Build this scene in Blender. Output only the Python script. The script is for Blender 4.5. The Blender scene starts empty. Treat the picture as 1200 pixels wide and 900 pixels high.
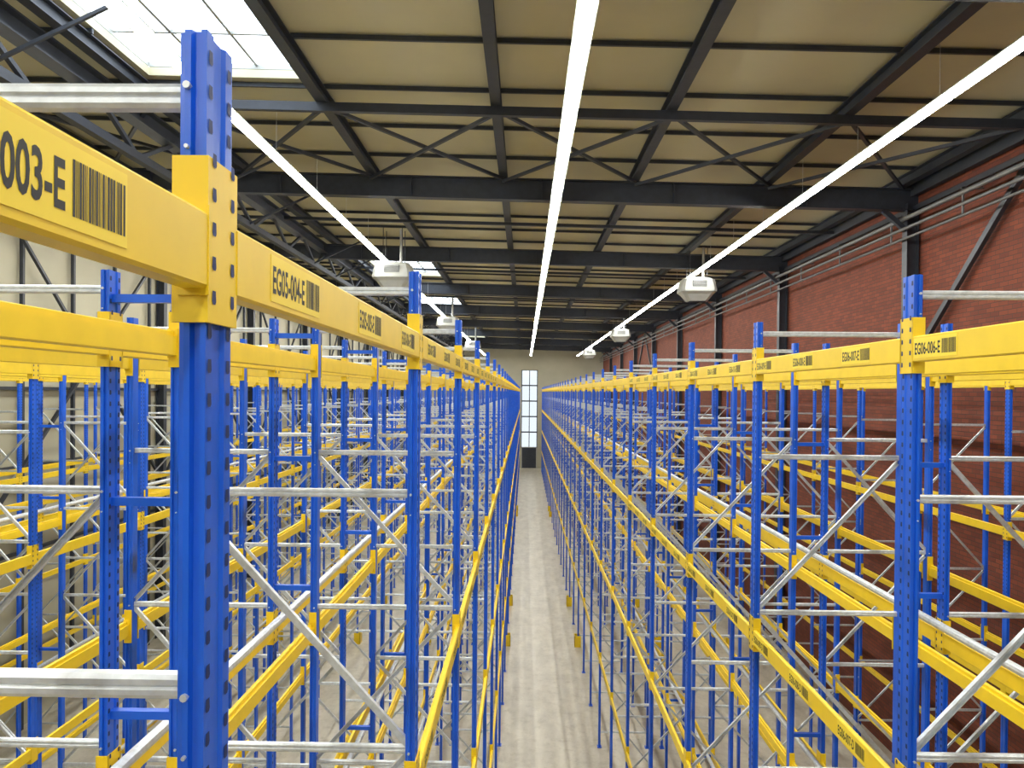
import bpy, math, random
from mathutils import Matrix, Vector
random.seed(4)
C=9.6  # camera height above the floor
scene=bpy.context.scene

# ------------------------------------------------------------------ materials
def new_mat(name):
    m=bpy.data.materials.new(name); m.use_nodes=True
    nt=m.node_tree; b=nt.nodes['Principled BSDF']
    return m,nt,b
def paint(name,col,rough=.4,metal=0.,var=.12,scale=6,bump=0,spec=.5):
    m,nt,b=new_mat(name)
    tc=nt.nodes.new('ShaderNodeTexCoord'); n=nt.nodes.new('ShaderNodeTexNoise')
    n.inputs['Scale'].default_value=scale; n.inputs['Detail'].default_value=5
    nt.links.new(tc.outputs['Object'],n.inputs['Vector'])
    r=nt.nodes.new('ShaderNodeValToRGB')
    r.color_ramp.elements[0].position=.3; r.color_ramp.elements[1].position=.7
    r.color_ramp.elements[0].color=[c*(1-var) for c in col]+[1]
    r.color_ramp.elements[1].color=[min(1,c*(1+var)) for c in col]+[1]
    nt.links.new(n.outputs['Fac'],r.inputs['Fac']); nt.links.new(r.outputs['Color'],b.inputs['Base Color'])
    b.inputs['Roughness'].default_value=rough; b.inputs['Metallic'].default_value=metal
    b.inputs['Specular IOR Level'].default_value=spec
    if bump:
        bp=nt.nodes.new('ShaderNodeBump'); bp.inputs['Strength'].default_value=bump
        nt.links.new(n.outputs['Fac'],bp.inputs['Height']); nt.links.new(bp.outputs['Normal'],b.inputs['Normal'])
    return m
M_BLUE=paint('blue_powder_coat',(.010,.11,.68),.28,var=.08)
M_YEL=paint('yellow_powder_coat',(.86,.60,.014),.40,var=.05)
M_GALV=paint('galvanised_steel',(.64,.68,.71),.38,.5,.15,25)
M_SLOT=paint('slot_dark',(.006,.022,.12),.6)
M_DARK=paint('dark_painted_steel',(.030,.036,.050),.5,var=.15)
M_CREAM=paint('cream_roof_panel',(.55,.52,.365),.7,var=.08,scale=.5)
M_WALLC=paint('cream_wall_panel',(.43,.41,.31),.7,var=.06,scale=.6)
M_LABEL=paint('label_yellow',(.95,.72,.04),.45,var=.02)
M_BLACK=paint('label_ink',(.008,.008,.008),.5)
M_GREY=paint('grey_sheet_metal',(.40,.41,.39),.45,.1,.06)
M_HOUS=paint('lamp_housing',(.5,.55,.5),.4,.3,.06)
M_PIPE=paint('pipe_grey',(.13,.13,.135),.45,.2,.1)

def emis(name,col,s):
    m=bpy.data.materials.new(name); m.use_nodes=True; nt=m.node_tree; nt.nodes.clear()
    e=nt.nodes.new('ShaderNodeEmission'); o=nt.nodes.new('ShaderNodeOutputMaterial')
    e.inputs['Color'].default_value=(*col,1); e.inputs['Strength'].default_value=s
    nt.links.new(e.outputs[0],o.inputs[0]); return m
M_TUBE=emis('fluorescent_tube',(1,.99,.92),59)

def brick():
    m,nt,b=new_mat('red_brick')
    tc=nt.nodes.new('ShaderNodeTexCoord'); sp=nt.nodes.new('ShaderNodeSeparateXYZ'); cb=nt.nodes.new('ShaderNodeCombineXYZ')
    nt.links.new(tc.outputs['Object'],sp.inputs[0])
    nt.links.new(sp.outputs['Y'],cb.inputs['X']); nt.links.new(sp.outputs['Z'],cb.inputs['Y'])
    t=nt.nodes.new('ShaderNodeTexBrick'); nt.links.new(cb.outputs[0],t.inputs['Vector'])
    t.inputs['Scale'].default_value=1; t.inputs['Brick Width'].default_value=.30; t.inputs['Row Height'].default_value=.10
    t.inputs['Mortar Size'].default_value=.010; t.inputs['Mortar Smooth'].default_value=.4
    t.inputs['Color1'].default_value=(.27,.062,.027,1); t.inputs['Color2'].default_value=(.18,.041,.021,1)
    t.inputs['Mortar'].default_value=(.095,.042,.028,1)
    n=nt.nodes.new('ShaderNodeTexNoise'); n.inputs['Scale'].default_value=.7; n.inputs['Detail'].default_value=6
    nt.links.new(tc.outputs['Object'],n.inputs['Vector'])
    mx=nt.nodes.new('ShaderNodeMixRGB'); mx.blend_type='MULTIPLY'; mx.inputs[0].default_value=.5
    nt.links.new(t.outputs['Color'],mx.inputs[1]); nt.links.new(n.outputs['Fac'],mx.inputs[2])
    nt.links.new(mx.outputs[0],b.inputs['Base Color']); b.inputs['Roughness'].default_value=.85
    bp=nt.nodes.new('ShaderNodeBump'); bp.inputs['Strength'].default_value=.3; bp.inputs['Distance'].default_value=.02
    nt.links.new(t.outputs['Fac'],bp.inputs['Height']); bp.invert=True
    nt.links.new(bp.outputs['Normal'],b.inputs['Normal'])
    return m
M_BRICK=brick()
def concrete():
    m,nt,b=new_mat('concrete_floor')
    tc=nt.nodes.new('ShaderNodeTexCoord')
    n=nt.nodes.new('ShaderNodeTexNoise'); n.inputs['Scale'].default_value=.9; n.inputs['Detail'].default_value=9; n.inputs['Roughness'].default_value=.65
    mp=nt.nodes.new('ShaderNodeMapping'); mp.inputs['Scale'].default_value=(2.2,.8,1)
    nt.links.new(tc.outputs['Object'],mp.inputs[0]); nt.links.new(mp.outputs[0],n.inputs['Vector'])
    r=nt.nodes.new('ShaderNodeValToRGB')
    r.color_ramp.elements[0].position=.3; r.color_ramp.elements[1].position=.72
    r.color_ramp.elements[0].color=(.42,.385,.31,1); r.color_ramp.elements[1].color=(.64,.60,.50,1)
    nt.links.new(n.outputs['Fac'],r.inputs['Fac'])
    n2=nt.nodes.new('ShaderNodeTexNoise'); n2.inputs['Scale'].default_value=3.2; n2.inputs['Detail'].default_value=10; n2.inputs['Roughness'].default_value=.75
    nt.links.new(tc.outputs['Object'],n2.inputs['Vector'])
    r2=nt.nodes.new('ShaderNodeValToRGB'); r2.color_ramp.elements[0].position=.32; r2.color_ramp.elements[1].position=.5
    r2.color_ramp.elements[0].color=(.76,.74,.70,1); r2.color_ramp.elements[1].color=(1,1,1,1)
    nt.links.new(n2.outputs['Fac'],r2.inputs['Fac'])
    mx=nt.nodes.new('ShaderNodeMixRGB'); mx.blend_type='MULTIPLY'; mx.inputs[0].default_value=1
    nt.links.new(r.outputs[0],mx.inputs[1]); nt.links.new(r2.outputs['Color'],mx.inputs[2])
    nt.links.new(mx.outputs[0],b.inputs['Base Color']); b.inputs['Roughness'].default_value=.34
    return m
M_FLOOR=concrete()
def glass(name,tint):
    m=bpy.data.materials.new(name); m.use_nodes=True; nt=m.node_tree; nt.nodes.clear()
    t=nt.nodes.new('ShaderNodeBsdfTransparent'); t.inputs[0].default_value=(*tint,1)
    g=nt.nodes.new('ShaderNodeBsdfGlossy'); g.inputs['Roughness'].default_value=.1
    mx=nt.nodes.new('ShaderNodeMixShader'); mx.inputs[0].default_value=.06
    o=nt.nodes.new('ShaderNodeOutputMaterial')
    nt.links.new(t.outputs[0],mx.inputs[1]); nt.links.new(g.outputs[0],mx.inputs[2]); nt.links.new(mx.outputs[0],o.inputs[0])
    return m
M_GLASS=glass('translucent_glazing',(.95,.98,1)); M_WIN=glass('window_glazing',(.18,.185,.185))

# ------------------------------------------------------------------ mesh builder
class MB:
    def __init__(s): s.v=[]; s.f=[]; s.m=[]; s.mats=[]
    def mi(s,mat):
        if mat not in s.mats: s.mats.append(mat)
        return s.mats.index(mat)
    def add(s,vs,fs,mat):
        o=len(s.v); s.v+= [tuple(v) for v in vs]; i=s.mi(mat)
        for f in fs: s.f.append(tuple(o+k for k in f)); s.m.append(i)
    def box(s,x0,x1,y0,y1,z0,z1,mat):
        if x0>x1:x0,x1=x1,x0
        if y0>y1:y0,y1=y1,y0
        if z0>z1:z0,z1=z1,z0
        s.add([(x0,y0,z0),(x1,y0,z0),(x1,y1,z0),(x0,y1,z0),(x0,y0,z1),(x1,y0,z1),(x1,y1,z1),(x0,y1,z1)],
              [(0,3,2,1),(4,5,6,7),(0,1,5,4),(1,2,6,5),(2,3,7,6),(3,0,4,7)],mat)
    def prism(s,prof,a,b,mat,cap=True):
        A=[Vector(p) for p in a]; B=[Vector(p) for p in b]; n=len(A)
        fs=[(i,(i+1)%n,n+(i+1)%n,n+i) for i in range(n)]
        if cap: fs+= [tuple(reversed(range(n))),tuple(range(n,2*n))]
        s.add(A+B,fs,mat)
    def bar(s,p,q,prof,mat,up=(0,0,1),cap=True):
        p=Vector(p);q=Vector(q); d=(q-p).normalized(); u=Vector(up)
        r=d.cross(u)
        if r.length<1e-4: r=d.cross(Vector((0,1,0)))
        r.normalize(); u=r.cross(d)
        s.prism(None,[p+r*a+u*b for a,b in prof],[q+r*a+u*b for a,b in prof],mat,cap)
    def rod(s,p,q,rad,mat,n=8):
        s.bar(p,q,[(rad*math.cos(2*math.pi*i/n),rad*math.sin(2*math.pi*i/n)) for i in range(n)],mat)
    def obj(s,name,parent=None,loc=(0,0,0)):
        me=bpy.data.meshes.new(name); me.from_pydata(s.v,[],s.f)
        for m in s.mats: me.materials.append(m)
        me.polygons.foreach_set('material_index',s.m); me.update()
        import bmesh
        bm=bmesh.new(); bm.from_mesh(me); bmesh.ops.recalc_face_normals(bm,faces=bm.faces); bm.to_mesh(me); bm.free()
        o=bpy.data.objects.new(name,me); scene.collection.objects.link(o); o.location=loc
        if parent: o.parent=parent
        return o
def rect(w,h): return [(-w/2,-h/2),(w/2,-h/2),(w/2,h/2),(-w/2,h/2)]
def chan(w,h,t=.004):
    return [(-w/2,-h/2),(w/2,-h/2),(w/2,-h/2+t),(-w/2+t,-h/2+t),(-w/2+t,h/2-t),(w/2,h/2-t),(w/2,h/2),(-w/2,h/2)]
def brace(w,h): # rounded brace tube with a rib along both faces
    return [(-w/2,-h/2+.008),(-w/2+.006,-h/2),(w/2-.006,-h/2),(w/2,-h/2+.008),(w/2,-.005),(w/2-.005,0),(w/2,.005),(w/2,h/2-.008),(w/2-.006,h/2),(-w/2+.006,h/2),(-w/2,h/2-.008),(-w/2,.005),(-w/2+.005,0),(-w/2,-.005)]
def ibeam(w,h,t=.02,tw=.012):
    return [(-w/2,-h/2),(w/2,-h/2),(w/2,-h/2+t),(tw/2,-h/2+t),(tw/2,h/2-t),(w/2,h/2-t),(w/2,h/2),(-w/2,h/2),(-w/2,h/2-t),(-tw/2,h/2-t),(-tw/2,-h/2+t),(-w/2,-h/2+t)]

# ------------------------------------------------------------------ pallet racking
PITCH=2.8; K0=-3; K1=33; Y0=1.40; D=1.35; FLUE=.34
LEV=[.182,-2.25,-4.75,-7.25]; BH=.137
TOP=.652
PP=[(0,0),(.010,0),(.014,.011),(.025,.011),(.029,0),(.040,0),(.045,.012),(.055,.016),(.055,.104),(.045,.108),(.040,.12),
    (.029,.12),(.025,.109),(.014,.109),(.010,.12),(0,.12),(0,.088),(.006,.080),(.006,.040),(0,.032)]
def build_rack(ext,flue):
    mb=MB(); sl=MB()
    X=lambda x: x*ext
    for k in range(K0,K1+1):
        y=Y0+PITCH*k
        for back in (0,1):
            xx=(lambda x: X(D-x)) if back else X
            prof=[(xx(a),y+b) for a,b in PP]
            mb.prism(None,[(a,b,.01) for a,b in prof],[(a,b,C+TOP) for a,b in prof],M_BLUE)
            mb.box(xx(-.03),xx(.09),y-.03,y+.15,0,.012,M_BLUE)
            for L in LEV:
                z=C+L
                mb.box(xx(-.008),xx(.0),y-.006,y+.126,z-.06,z+.24,M_YEL)
                mb.box(xx(-.008),xx(.058),y-.010,y-.0,z-.06,z+.24,M_YEL)
                mb.box(xx(-.012),xx(.046),y-.016,y-.010,z-.012,z+BH+.012,M_YEL)
                mb.box(xx(-.008),xx(.058),y+.12,y+.130,z-.06,z+.24,M_YEL)
            if -1<=k<=8:
                n=int(4.2/.0625)
                for i in range(n):
                    h=TOP-.045-.0625*i
                    on=any(L-.06<h<L+.24 for L in LEV)
                    off=-.0092 if on else -.0012
                    for yc in (.016,.104):
                        z=C+h; w=.0095
                        x=xx(off)
                        sl.add([(x,y+yc-w,z-.008),(x,y+yc-w*.6,z-.013),(x,y+yc+w*.6,z-.013),(x,y+yc+w,z-.008),(x,y+yc+w*.8,z+.012),(x,y+yc-w*.8,z+.012)],[(0,1,2,3,4,5)],M_SLOT)
            if -1<=k<=4:
                for h in (.55,-.56,-1.97):
                    mb.rod((xx(.0345),y-.008,C+h),(xx(.0345),y+.01,C+h),.007,M_GALV,8)
                    mb.rod((xx(.0345),y-.008,C+h-.11),(xx(.0345),y+.01,C+h-.11),.004,M_GALV,8)
        hs=[.55,-.56,-1.97,-3.4,-4.8,-6.2,-7.6,-9.2]
        yc=y+.06
        for h in hs:
            mb.bar((X(.045),yc,C+h),(X(D-.045),yc,C+h),brace(.035,.046),M_GALV)
        for i in range(1,len(hs)-1):
            a,b=hs[i],hs[i+1]
            p,q=(X(.05),X(D-.05))
            if i%2==1: mb.bar((p,yc,C+b+.03),(q,yc,C+a-.03),chan(.03,.036,.005),M_GALV)
            else: mb.bar((q,yc,C+b+.03),(p,yc,C+a-.03),chan(.03,.036,.005),M_GALV)
        if flue:
            for h in (.50,-.62,-1.8,-4.3,-7.2):
                mb.bar((X(D-.01),yc,C+h),(X(D+FLUE+.01),yc,C+h),rect(.05,.045),M_BLUE)
        if k<K1:
            ya,yb=y+.128,y+PITCH-.008
            bp=[(-.010,.006),(-.004,0),(.034,0),(.040,.006),(.040,BH-.03),(.022,BH-.03),(.022,BH-.004),(.018,BH),(-.004,BH),(-.010,BH-.006)]
            for L in LEV:
                for back in (0,1):
                    xx=(lambda x: X(D-x)) if back else X
                    mb.prism(None,[(xx(a),ya,C+L+b) for a,b in bp],[(xx(a),yb,C+L+b) for a,b in bp],M_YEL)
        if k in (10,12,21,22):
            mb.box(X(-.12),X(.12),y-.12,y-.10,0,.42,M_YEL); mb.box(X(-.12),X(-.10),y-.12,y+.22,0,.42,M_YEL)
            mb.box(X(-.12),X(.12),y+.20,y+.22,0,.42,M_YEL)
    if flue:
        for h in (-1.98,-4.5,-7.0):
            mb.rod((X(D+FLUE/2),Y0+K0*PITCH,C+h),(X(D+FLUE/2),Y0+K1*PITCH,C+h),.035,M_GALV,10)
    return mb,sl
rR=build_rack(1,True); rL=build_rack(-1,False); rS=build_rack(1,False)
R_rows=[2.08,-3.62,-9.32]; R3=7.79
L_rows=[-.58,2.08+2*D+FLUE,-6.28,-11.98]
racks={}
def place(kind,x):
    mb,sl={'R':rR,'L':rL,'S':rS}[kind]
    key=('m',kind)
    if key not in racks:
        o=mb.obj('pallet_rack',loc=(x,0,0)); s=sl.obj('upright_slots',parent=o); racks[key]=(o.data,s.data); return o
    o=bpy.data.objects.new('pallet_rack',racks[key][0]); scene.collection.objects.link(o); o.location=(x,0,0)
    s=bpy.data.objects.new('upright_slots',racks[key][1]); scene.collection.objects.link(s); s.parent=o
    return o
rackL1=place('L',-.58)
rackR1=place('R',2.08)
for x in R_rows[1:]: place('R',x)
for x in L_rows[1:]: place('L',x)
place('S',R3)

# ---------------------------------------------------------------- labels
def text_into(mb,s,origin,xd,w,h,mat):
    cu=bpy.data.curves.new('t','FONT'); cu.body=s; cu.size=1; cu.resolution_u=3; cu.offset=.022
    ob=bpy.data.objects.new('t',cu); scene.collection.objects.link(ob)
    bpy.context.view_layer.update()
    dg=bpy.context.evaluated_depsgraph_get()
    me=bpy.data.meshes.new_from_object(ob.evaluated_get(dg))
    xs=[v.co.x for v in me.vertices]; ys=[v.co.y for v in me.vertices]
    x0,x1,y0,y1=min(xs),max(xs),min(ys),max(ys)
    vs=[]
    for v in me.vertices:
        a=(v.co.x-x0)/(x1-x0)*w; b=(v.co.y-y0)/(y1-y0)*h
        vs.append((origin[0],origin[1]+xd*a,origin[2]+b))
    mb.add(vs,[tuple(p.vertices) for p in me.polygons],mat)
    bpy.data.objects.remove(ob); bpy.data.curves.remove(cu); bpy.data.meshes.remove(me)
def labels(x,side,xd,starts,parent):
    mb=MB()
    for (y,lev,code) in starts:
        zb=C+LEV[lev]
        mb.box(x+side*.0102,x+side*.0112,y-xd*.012,y+xd*.40,zb+.018,zb+BH-.014,M_LABEL)
        text_into(mb,code,(x+side*.0117,y,zb+.036),xd,.25,.064,M_BLACK)
        yy=y+xd*.266; end=y+xd*.392
        rnd=random.Random(code)
        while (end-yy)*xd>0:
            w=rnd.choice([.0018,.0018,.0036,.0054])
            yn=yy+xd*w
            xx=x+side*.0117
            mb.add([(xx,yy,zb+.034),(xx,yn,zb+.034),(xx,yn,zb+.106),(xx,yy,zb+.106)],[(0,1,2,3)],M_BLACK)
            yy=yn+xd*rnd.choice([.0018,.0018,.0036])
    mb.obj('bay_labels',parent=parent,loc=(-parent.location.x,0,0))
st=[]; seq=[(.700,3)]
num=4
for k in range(0,5):
    for o in (1.74,2.66,3.58): seq.append((o+2.8*k,num)); num+=1
for y,i in seq:
    st.append((y,0,'EG05-%03d-E'%i))
    if y>4: st.append((y,1,'EG05-%03d-D'%i))
labels(-.58,1,1,st,rackL1)
st=[]; num=4
for k in range(0,5):
    for o in (2.30,3.23,4.16):
        st.append((o+2.8*k,0,'EG06-%03d-E'%num)); st.append((o+2.8*k,1,'EG06-%03d-D'%num)); num+=1
labels(2.08,-1,-1,st,rackR1)

# ---------------------------------------------------------------- building shell
XL,XR,YN,YF=-14.2,9.95,-24.,99.
def RZ(x): return C+5.78-.022*x
SKX=(-7.15,-4.1)
SKY=[(8.2,14.6),(33.5,39.4),(48.,54.),(64.,69.),(79.,83.)]
floor=MB(); floor.box(XL-.3,XR+.3,YN-.3,YF+.3,-.3,0,M_FLOOR); floor.obj('floor')
roof=MB()
def slab(x0,x1,y0,y1):
    v=[(x0,y0,RZ(x0)),(x1,y0,RZ(x1)),(x1,y1,RZ(x1)),(x0,y1,RZ(x0))]
    roof.prism(None,v,[(a,b,c+.15) for a,b,c in v],M_CREAM)
slab(XL-.3,SKX[0],YN-.3,YF+.3); slab(SKX[1],XR+.3,YN-.3,YF+.3)
yy=YN-.3
for a,b in SKY+[(YF+.3,None)]:
    slab(SKX[0],SKX[1],yy,a)
    yy=b
roof.obj('ceiling')
for i,(a,b) in enumerate(SKY):
    s=MB(); x0,x1=SKX; zt=.25
    def rz(x,d): return RZ(x)+d
    for (p,q,r,t) in [(x0-.06,x0,a,b),(x1,x1+.06,a,b),(x0,x1,a-.06,a),(x0,x1,b,b+.06)]:
        v=[(p,r,rz(p,.16)),(q,r,rz(q,.16)),(q,t,rz(q,.16)),(p,t,rz(p,.16))]
        s.prism(None,v,[(l,m,n+zt-.16) for l,m,n in v],M_GREY)
    nb=5
    for j in range(1,nb):
        y=a+(b-a)*j/nb; s.bar((x0,y,rz(x0,zt)),(x1,y,rz(x1,zt)),rect(.05,.06),M_GREY)
    for fx in (.33,.67):
        xm=x0+(x1-x0)*fx; s.bar((xm,a,rz(xm,zt)),(xm,b,rz(xm,zt)),rect(.05,.06),M_GREY)
    v=[(x0,a,rz(x0,zt)),(x1,a,rz(x1,zt)),(x1,b,rz(x1,zt)),(x0,b,rz(x0,zt))]
    s.add(v,[(0,1,2,3)],M_GLASS)
    s.obj('skylight')
w=MB(); w.box(XR,XR+.3,YN-.3,YF+.3,-.3,RZ(XR)+.1,M_BRICK); w.obj('wall_right')
w=MB(); w.box(XL-.3,XL,YN-.3,YF+.3,-.3,RZ(XL)+.1,M_WALLC); w.obj('wall_left')
w=MB(); w.box(XL,XR,YN-.3,YN,-.3,RZ(XL)+.1,M_WALLC); w.obj('wall_rear')
wx0,wx1,wz0,wz1=-.45,1.65,2.6,C+2.9
w=MB()
w.box(XL,wx0,YF,YF+.3,-.3,RZ(XL)+.1,M_WALLC); w.box(wx1,XR,YF,YF+.3,-.3,RZ(XL)+.1,M_WALLC)
w.box(wx0,wx1,YF,YF+.3,-.3,wz0,M_WALLC); w.box(wx0,wx1,YF,YF+.3,wz1,RZ(XL)+.1,M_WALLC)
w.obj('wall_far')
w=MB()
for i in range(6):
    z=wz0+(wz1-wz0)*i/5; w.box(wx0,wx1,YF+.05,YF+.15,z-.08,z+.08,M_DARK)
for x in (wx0+.06,(wx0+wx1)/2,wx1-.06): w.box(x-.05,x+.05,YF+.05,YF+.15,wz0,wz1,M_DARK)
w.add([(wx0,YF+.1,wz0),(wx1,YF+.1,wz0),(wx1,YF+.1,wz1),(wx0,YF+.1,wz1)],[(0,1,2,3)],M_WIN)
w.obj('window_1')
w=MB(); w.box(-.3,1.5,YF-.06,YF-.02,0,2.6,M_DARK); w.box(-.4,-.3,YF-.1,YF-.01,0,2.7,M_GREY); w.box(1.5,1.6,YF-.1,YF-.01,0,2.7,M_GREY); w.box(-.4,1.6,YF-.1,YF-.01,2.6,2.7,M_GREY)
w.box(.56,.64,YF-.1,YF-.06,0,2.6,M_DARK); w.obj('door_1')

# ---------------------------------------------------------------- roof steelwork
GY=[-20.2,-10.4,-.6,9.4]+[.3+9.8*i for i in range(2,11) if .3+9.8*i<YF-1]
g=MB()
for y in GY:
    def gz(x): return C+4.9+.275-.022*x
    g.bar((XL+.02,y,gz(XL)),(XR-.02,y,gz(XR)),ibeam(.26,.55,.03,.02),M_DARK)
    for x in [XR-.2,XL+.2]:
        g.bar((x,y,0),(x,y,gz(x)-.1),ibeam(.26,.30,.02,.014),M_DARK,up=(1,0,0))
    g.bar((XR-.9,y,gz(XR)-.25),(XR-.33,y,gz(XR)-.75),rect(.12,.12),M_DARK)
    x=-13
    while x<9.5:
        g.box(x-.01,x+.01,y-.12,y+.12,gz(x)-.25,gz(x)+.25,M_DARK); x+=3.35
g.obj('roof_girders')
p=MB(); px=[-.6+3.35*i for i in range(-4,4)]
for x in px:
    p.bar((x,YN+.02,C+5.575-.022*x),(x,YF-.02,C+5.575-.022*x),ibeam(.20,.25,.02,.014),M_DARK)
p.obj('roof_purlins')
r=MB(); y=YN+1
while y<YF:
    z=lambda x:C+5.72-.022*x
    if not any(a-.05<y<b+.05 for a,b in SKY): r.bar((XL+.02,y,z(XL)),(XR-.02,y,z(XR)),rect(.055,.08),M_DARK)
    else:
        r.bar((XL+.02,y,z(XL)),(SKX[0],y,z(SKX[0])),rect(.055,.08),M_DARK); r.bar((SKX[1],y,z(SKX[1])),(XR-.02,y,z(XR)),rect(.055,.08),M_DARK)
    y+=2.1
r.obj('roof_ribs')
b=MB()
for i,y in enumerate(GY[:-1]):
    ym=14.9 if abs(y-9.4)<.1 else y+4.9; z=lambda x:C+5.36-.022*x
    b.bar((XL+.02,ym,z(XL)),(XR-.02,ym,z(XR)),rect(.12,.17 if abs(ym-15)<1 else .09),M_DARK)
for (ya,yb) in ((14.9,19.7),(83.6,88.3)):
        for i in range(len(px)-1):
            xa,xb=px[i],px[i+1]; z=lambda x:C+5.40-.022*x
            b.bar((xa,ya,z(xa)),(xb,yb,z(xb)),rect(.07,.07),M_DARK)
            b.bar((xb,ya,z(xb)-.07),(xa,yb,z(xa)-.07),rect(.07,.07),M_DARK)
b.obj('roof_wind_bracing')
t=MB(); x=-7.75
t.bar((x,YN+.1,C+5.45),(x,YF-.1,C+5.45),ibeam(.3,.35,.03,.02),M_DARK)
t.bar((x,YN+.1,C+4.62),(x,YF-.1,C+4.62),rect(.16,.16),M_DARK)
y=YN+.2; up=True
while y<YF-1.9:
    a,bb=(C+4.62,C+5.4) if up else (C+5.4,C+4.62)
    t.bar((x,y,a),(x,y+1.633,bb),rect(.08,.08),M_DARK); y+=1.633; up=not up
for y in GY:
    for s in (-1,1):
        t.bar((x+.05,y+s*1.6,C+4.62),(x+1.9,y+s*1.6,C+5.5),rect(.05,.05),M_DARK)
t.obj('longitudinal_truss')
t=MB(); x=XR-.1
t.bar((x-.05,YN+.1,C+5.2),(x-.05,YF-.1,C+5.2),rect(.15,.3),M_DARK)
t.bar((x,YN+.1,C+4.75),(x,YF-.1,C+4.75),rect(.12,.12),M_DARK)
for y in (10.1,59.1):
    t.bar((x-.05,y+4.9,C+4.9),(x-.05,y+9.7,C+.9),rect(.1,.14),M_DARK)
    t.bar((x-.05,y+4.9,C+4.9),(x-.05,y+.1,C+.9),rect(.1,.14),M_DARK)
for (h,rr) in ((4.45,.055),(4.2,.04),(3.95,.03)):
    t.rod((XR-.45,YN+.1,C+h),(XR-.45,YF-.1,C+h),rr,M_PIPE,10)
y=GY[0]+1
while y<YF-.5: t.box(XR-.5,XR-.02,y-.02,y+.02,C+4.52,C+4.56,M_PIPE); t.box(XR-.47,XR-.43,y-.02,y+.02,C+3.95,C+4.56,M_PIPE); y+=3.3
t.obj('wall_bracing_and_pipes')
t=MB(); x=XL+.1
for z in (2.5,5,7.4,9.6,11.8,14): t.bar((x,YN+.1,z),(x,YF-.1,z),rect(.09,.09),M_DARK)
y=YN+1.4
while y<YF-.5: t.bar((x+.03,y,0),(x+.03,y,C+5.7),rect(.10,.10),M_DARK,up=(1,0,0)); y+=2.45
for i,y in enumerate(GY[:-1]):
    for a,bb in ((6,15),):
        t.bar((x+.12,y,a),(x+.12,y+9.8,bb),rect(.09,.09),M_DARK); t.bar((x+.2,y,bb),(x+.2,y+9.8,a),rect(.09,.09),M_DARK)
t.obj('wall_rails')

# ---------------------------------------------------------------- light strips
LH=4.6
for x in (.70,6.45,-4.95,-10.65):
    l=MB(); z=C+LH
    y=-21.
    while y<95:
        y2=y+2.95
        A=[(-.085,.0),(-.05,-.05),(.05,-.05),(.085,.0)]
        l.prism(None,[(x+a,y+.05,z+bb) for a,bb in A],[(x+a,y2,z+bb) for a,bb in A],M_TUBE)
        l.box(x-.13,x+.13,y,y2+.03,z+.001,z+.02,M_HOUS)
        l.box(x-.035,x+.035,y,y2+.05,z+.02,z+.08,M_HOUS)
        l.rod((x,y+.3,z+.08),(x,y+.3,C+5.5),.004,M_GALV,4)
        y+=3.0
    l.obj('fluorescent_light_strip')

# ---------------------------------------------------------------- unit heaters
def heater(x,y):
    h=MB(); z=C+3.98
    def ring(w,d,zz,c=.12): return [(x-w+c,y-d,zz),(x+w-c,y-d,zz),(x+w,y-d+c,zz),(x+w,y+d-c,zz),(x+w-c,y+d,zz),(x-w+c,y+d,zz),(x-w,y+d-c,zz),(x-w,y-d+c,zz)]
    secs=[(.40,.34,z+.36),(.58,.46,z+.30),(.63,.50,z+.10),(.66,.53,z-.10),(.66,.53,z-.16),(.55,.42,z-.26),(.38,.28,z-.50)]
    for a,b_ in zip(secs[:-1],secs[1:]): h.prism(None,ring(*a),ring(*b_),M_GREY,cap=(a is secs[0] or b_ is secs[-1]))
    h.box(x-.26,x+.26,y-.515,y-.47,z-.04,z+.24,M_DARK)
    for i in range(5): h.box(x-.25,x+.25,y-.54,y-.5,z-.02+i*.055,z+i*.055,M_GREY)
    for i in range(5): h.box(x-.3,x+.3,y-.22+i*.1,y-.19+i*.1,z-.53,z-.49,M_DARK)
    for sx in (-1,1):
        for sy in (-1,1): h.rod((x+sx*.32,y+sy*.3,z+.3),(x+sx*.32,y+sy*.3,C+5.5),.012,M_DARK,6)
    h.rod((x+.24,y,z+.3),(x+.24,y,C+5.5),.05,M_GREY,10)
    h.obj('unit_heater')
for y in (29.3,52.6,78.): heater(6.42,y)
for y in (26.3,45.,66.): heater(-4.47,y)

# ---------------------------------------------------------------- world & camera
wd=bpy.data.worlds.new('sky'); scene.world=wd; wd.use_nodes=True
bg=wd.node_tree.nodes['Background']; bg.inputs[0].default_value=(.86,.93,1,1); bg.inputs[1].default_value=6.0
cam=bpy.data.cameras.new('camera'); co=bpy.data.objects.new('camera',cam); scene.collection.objects.link(co)
cam.sensor_width=36; cam.lens=36*910/1200; cam.clip_start=.05; cam.clip_end=500
cam.shift_y=18/1200
yaw=math.radians(.94); pit=math.radians(-.5); roll=math.radians(.5)
co.matrix_world=Matrix.Translation((0,0,C))@Matrix.Rotation(yaw,4,'Z')@Matrix.Rotation(math.pi/2+pit,4,'X')@Matrix.Rotation(roll,4,'Z')
scene.camera=co
scene.view_settings.view_transform='Standard'
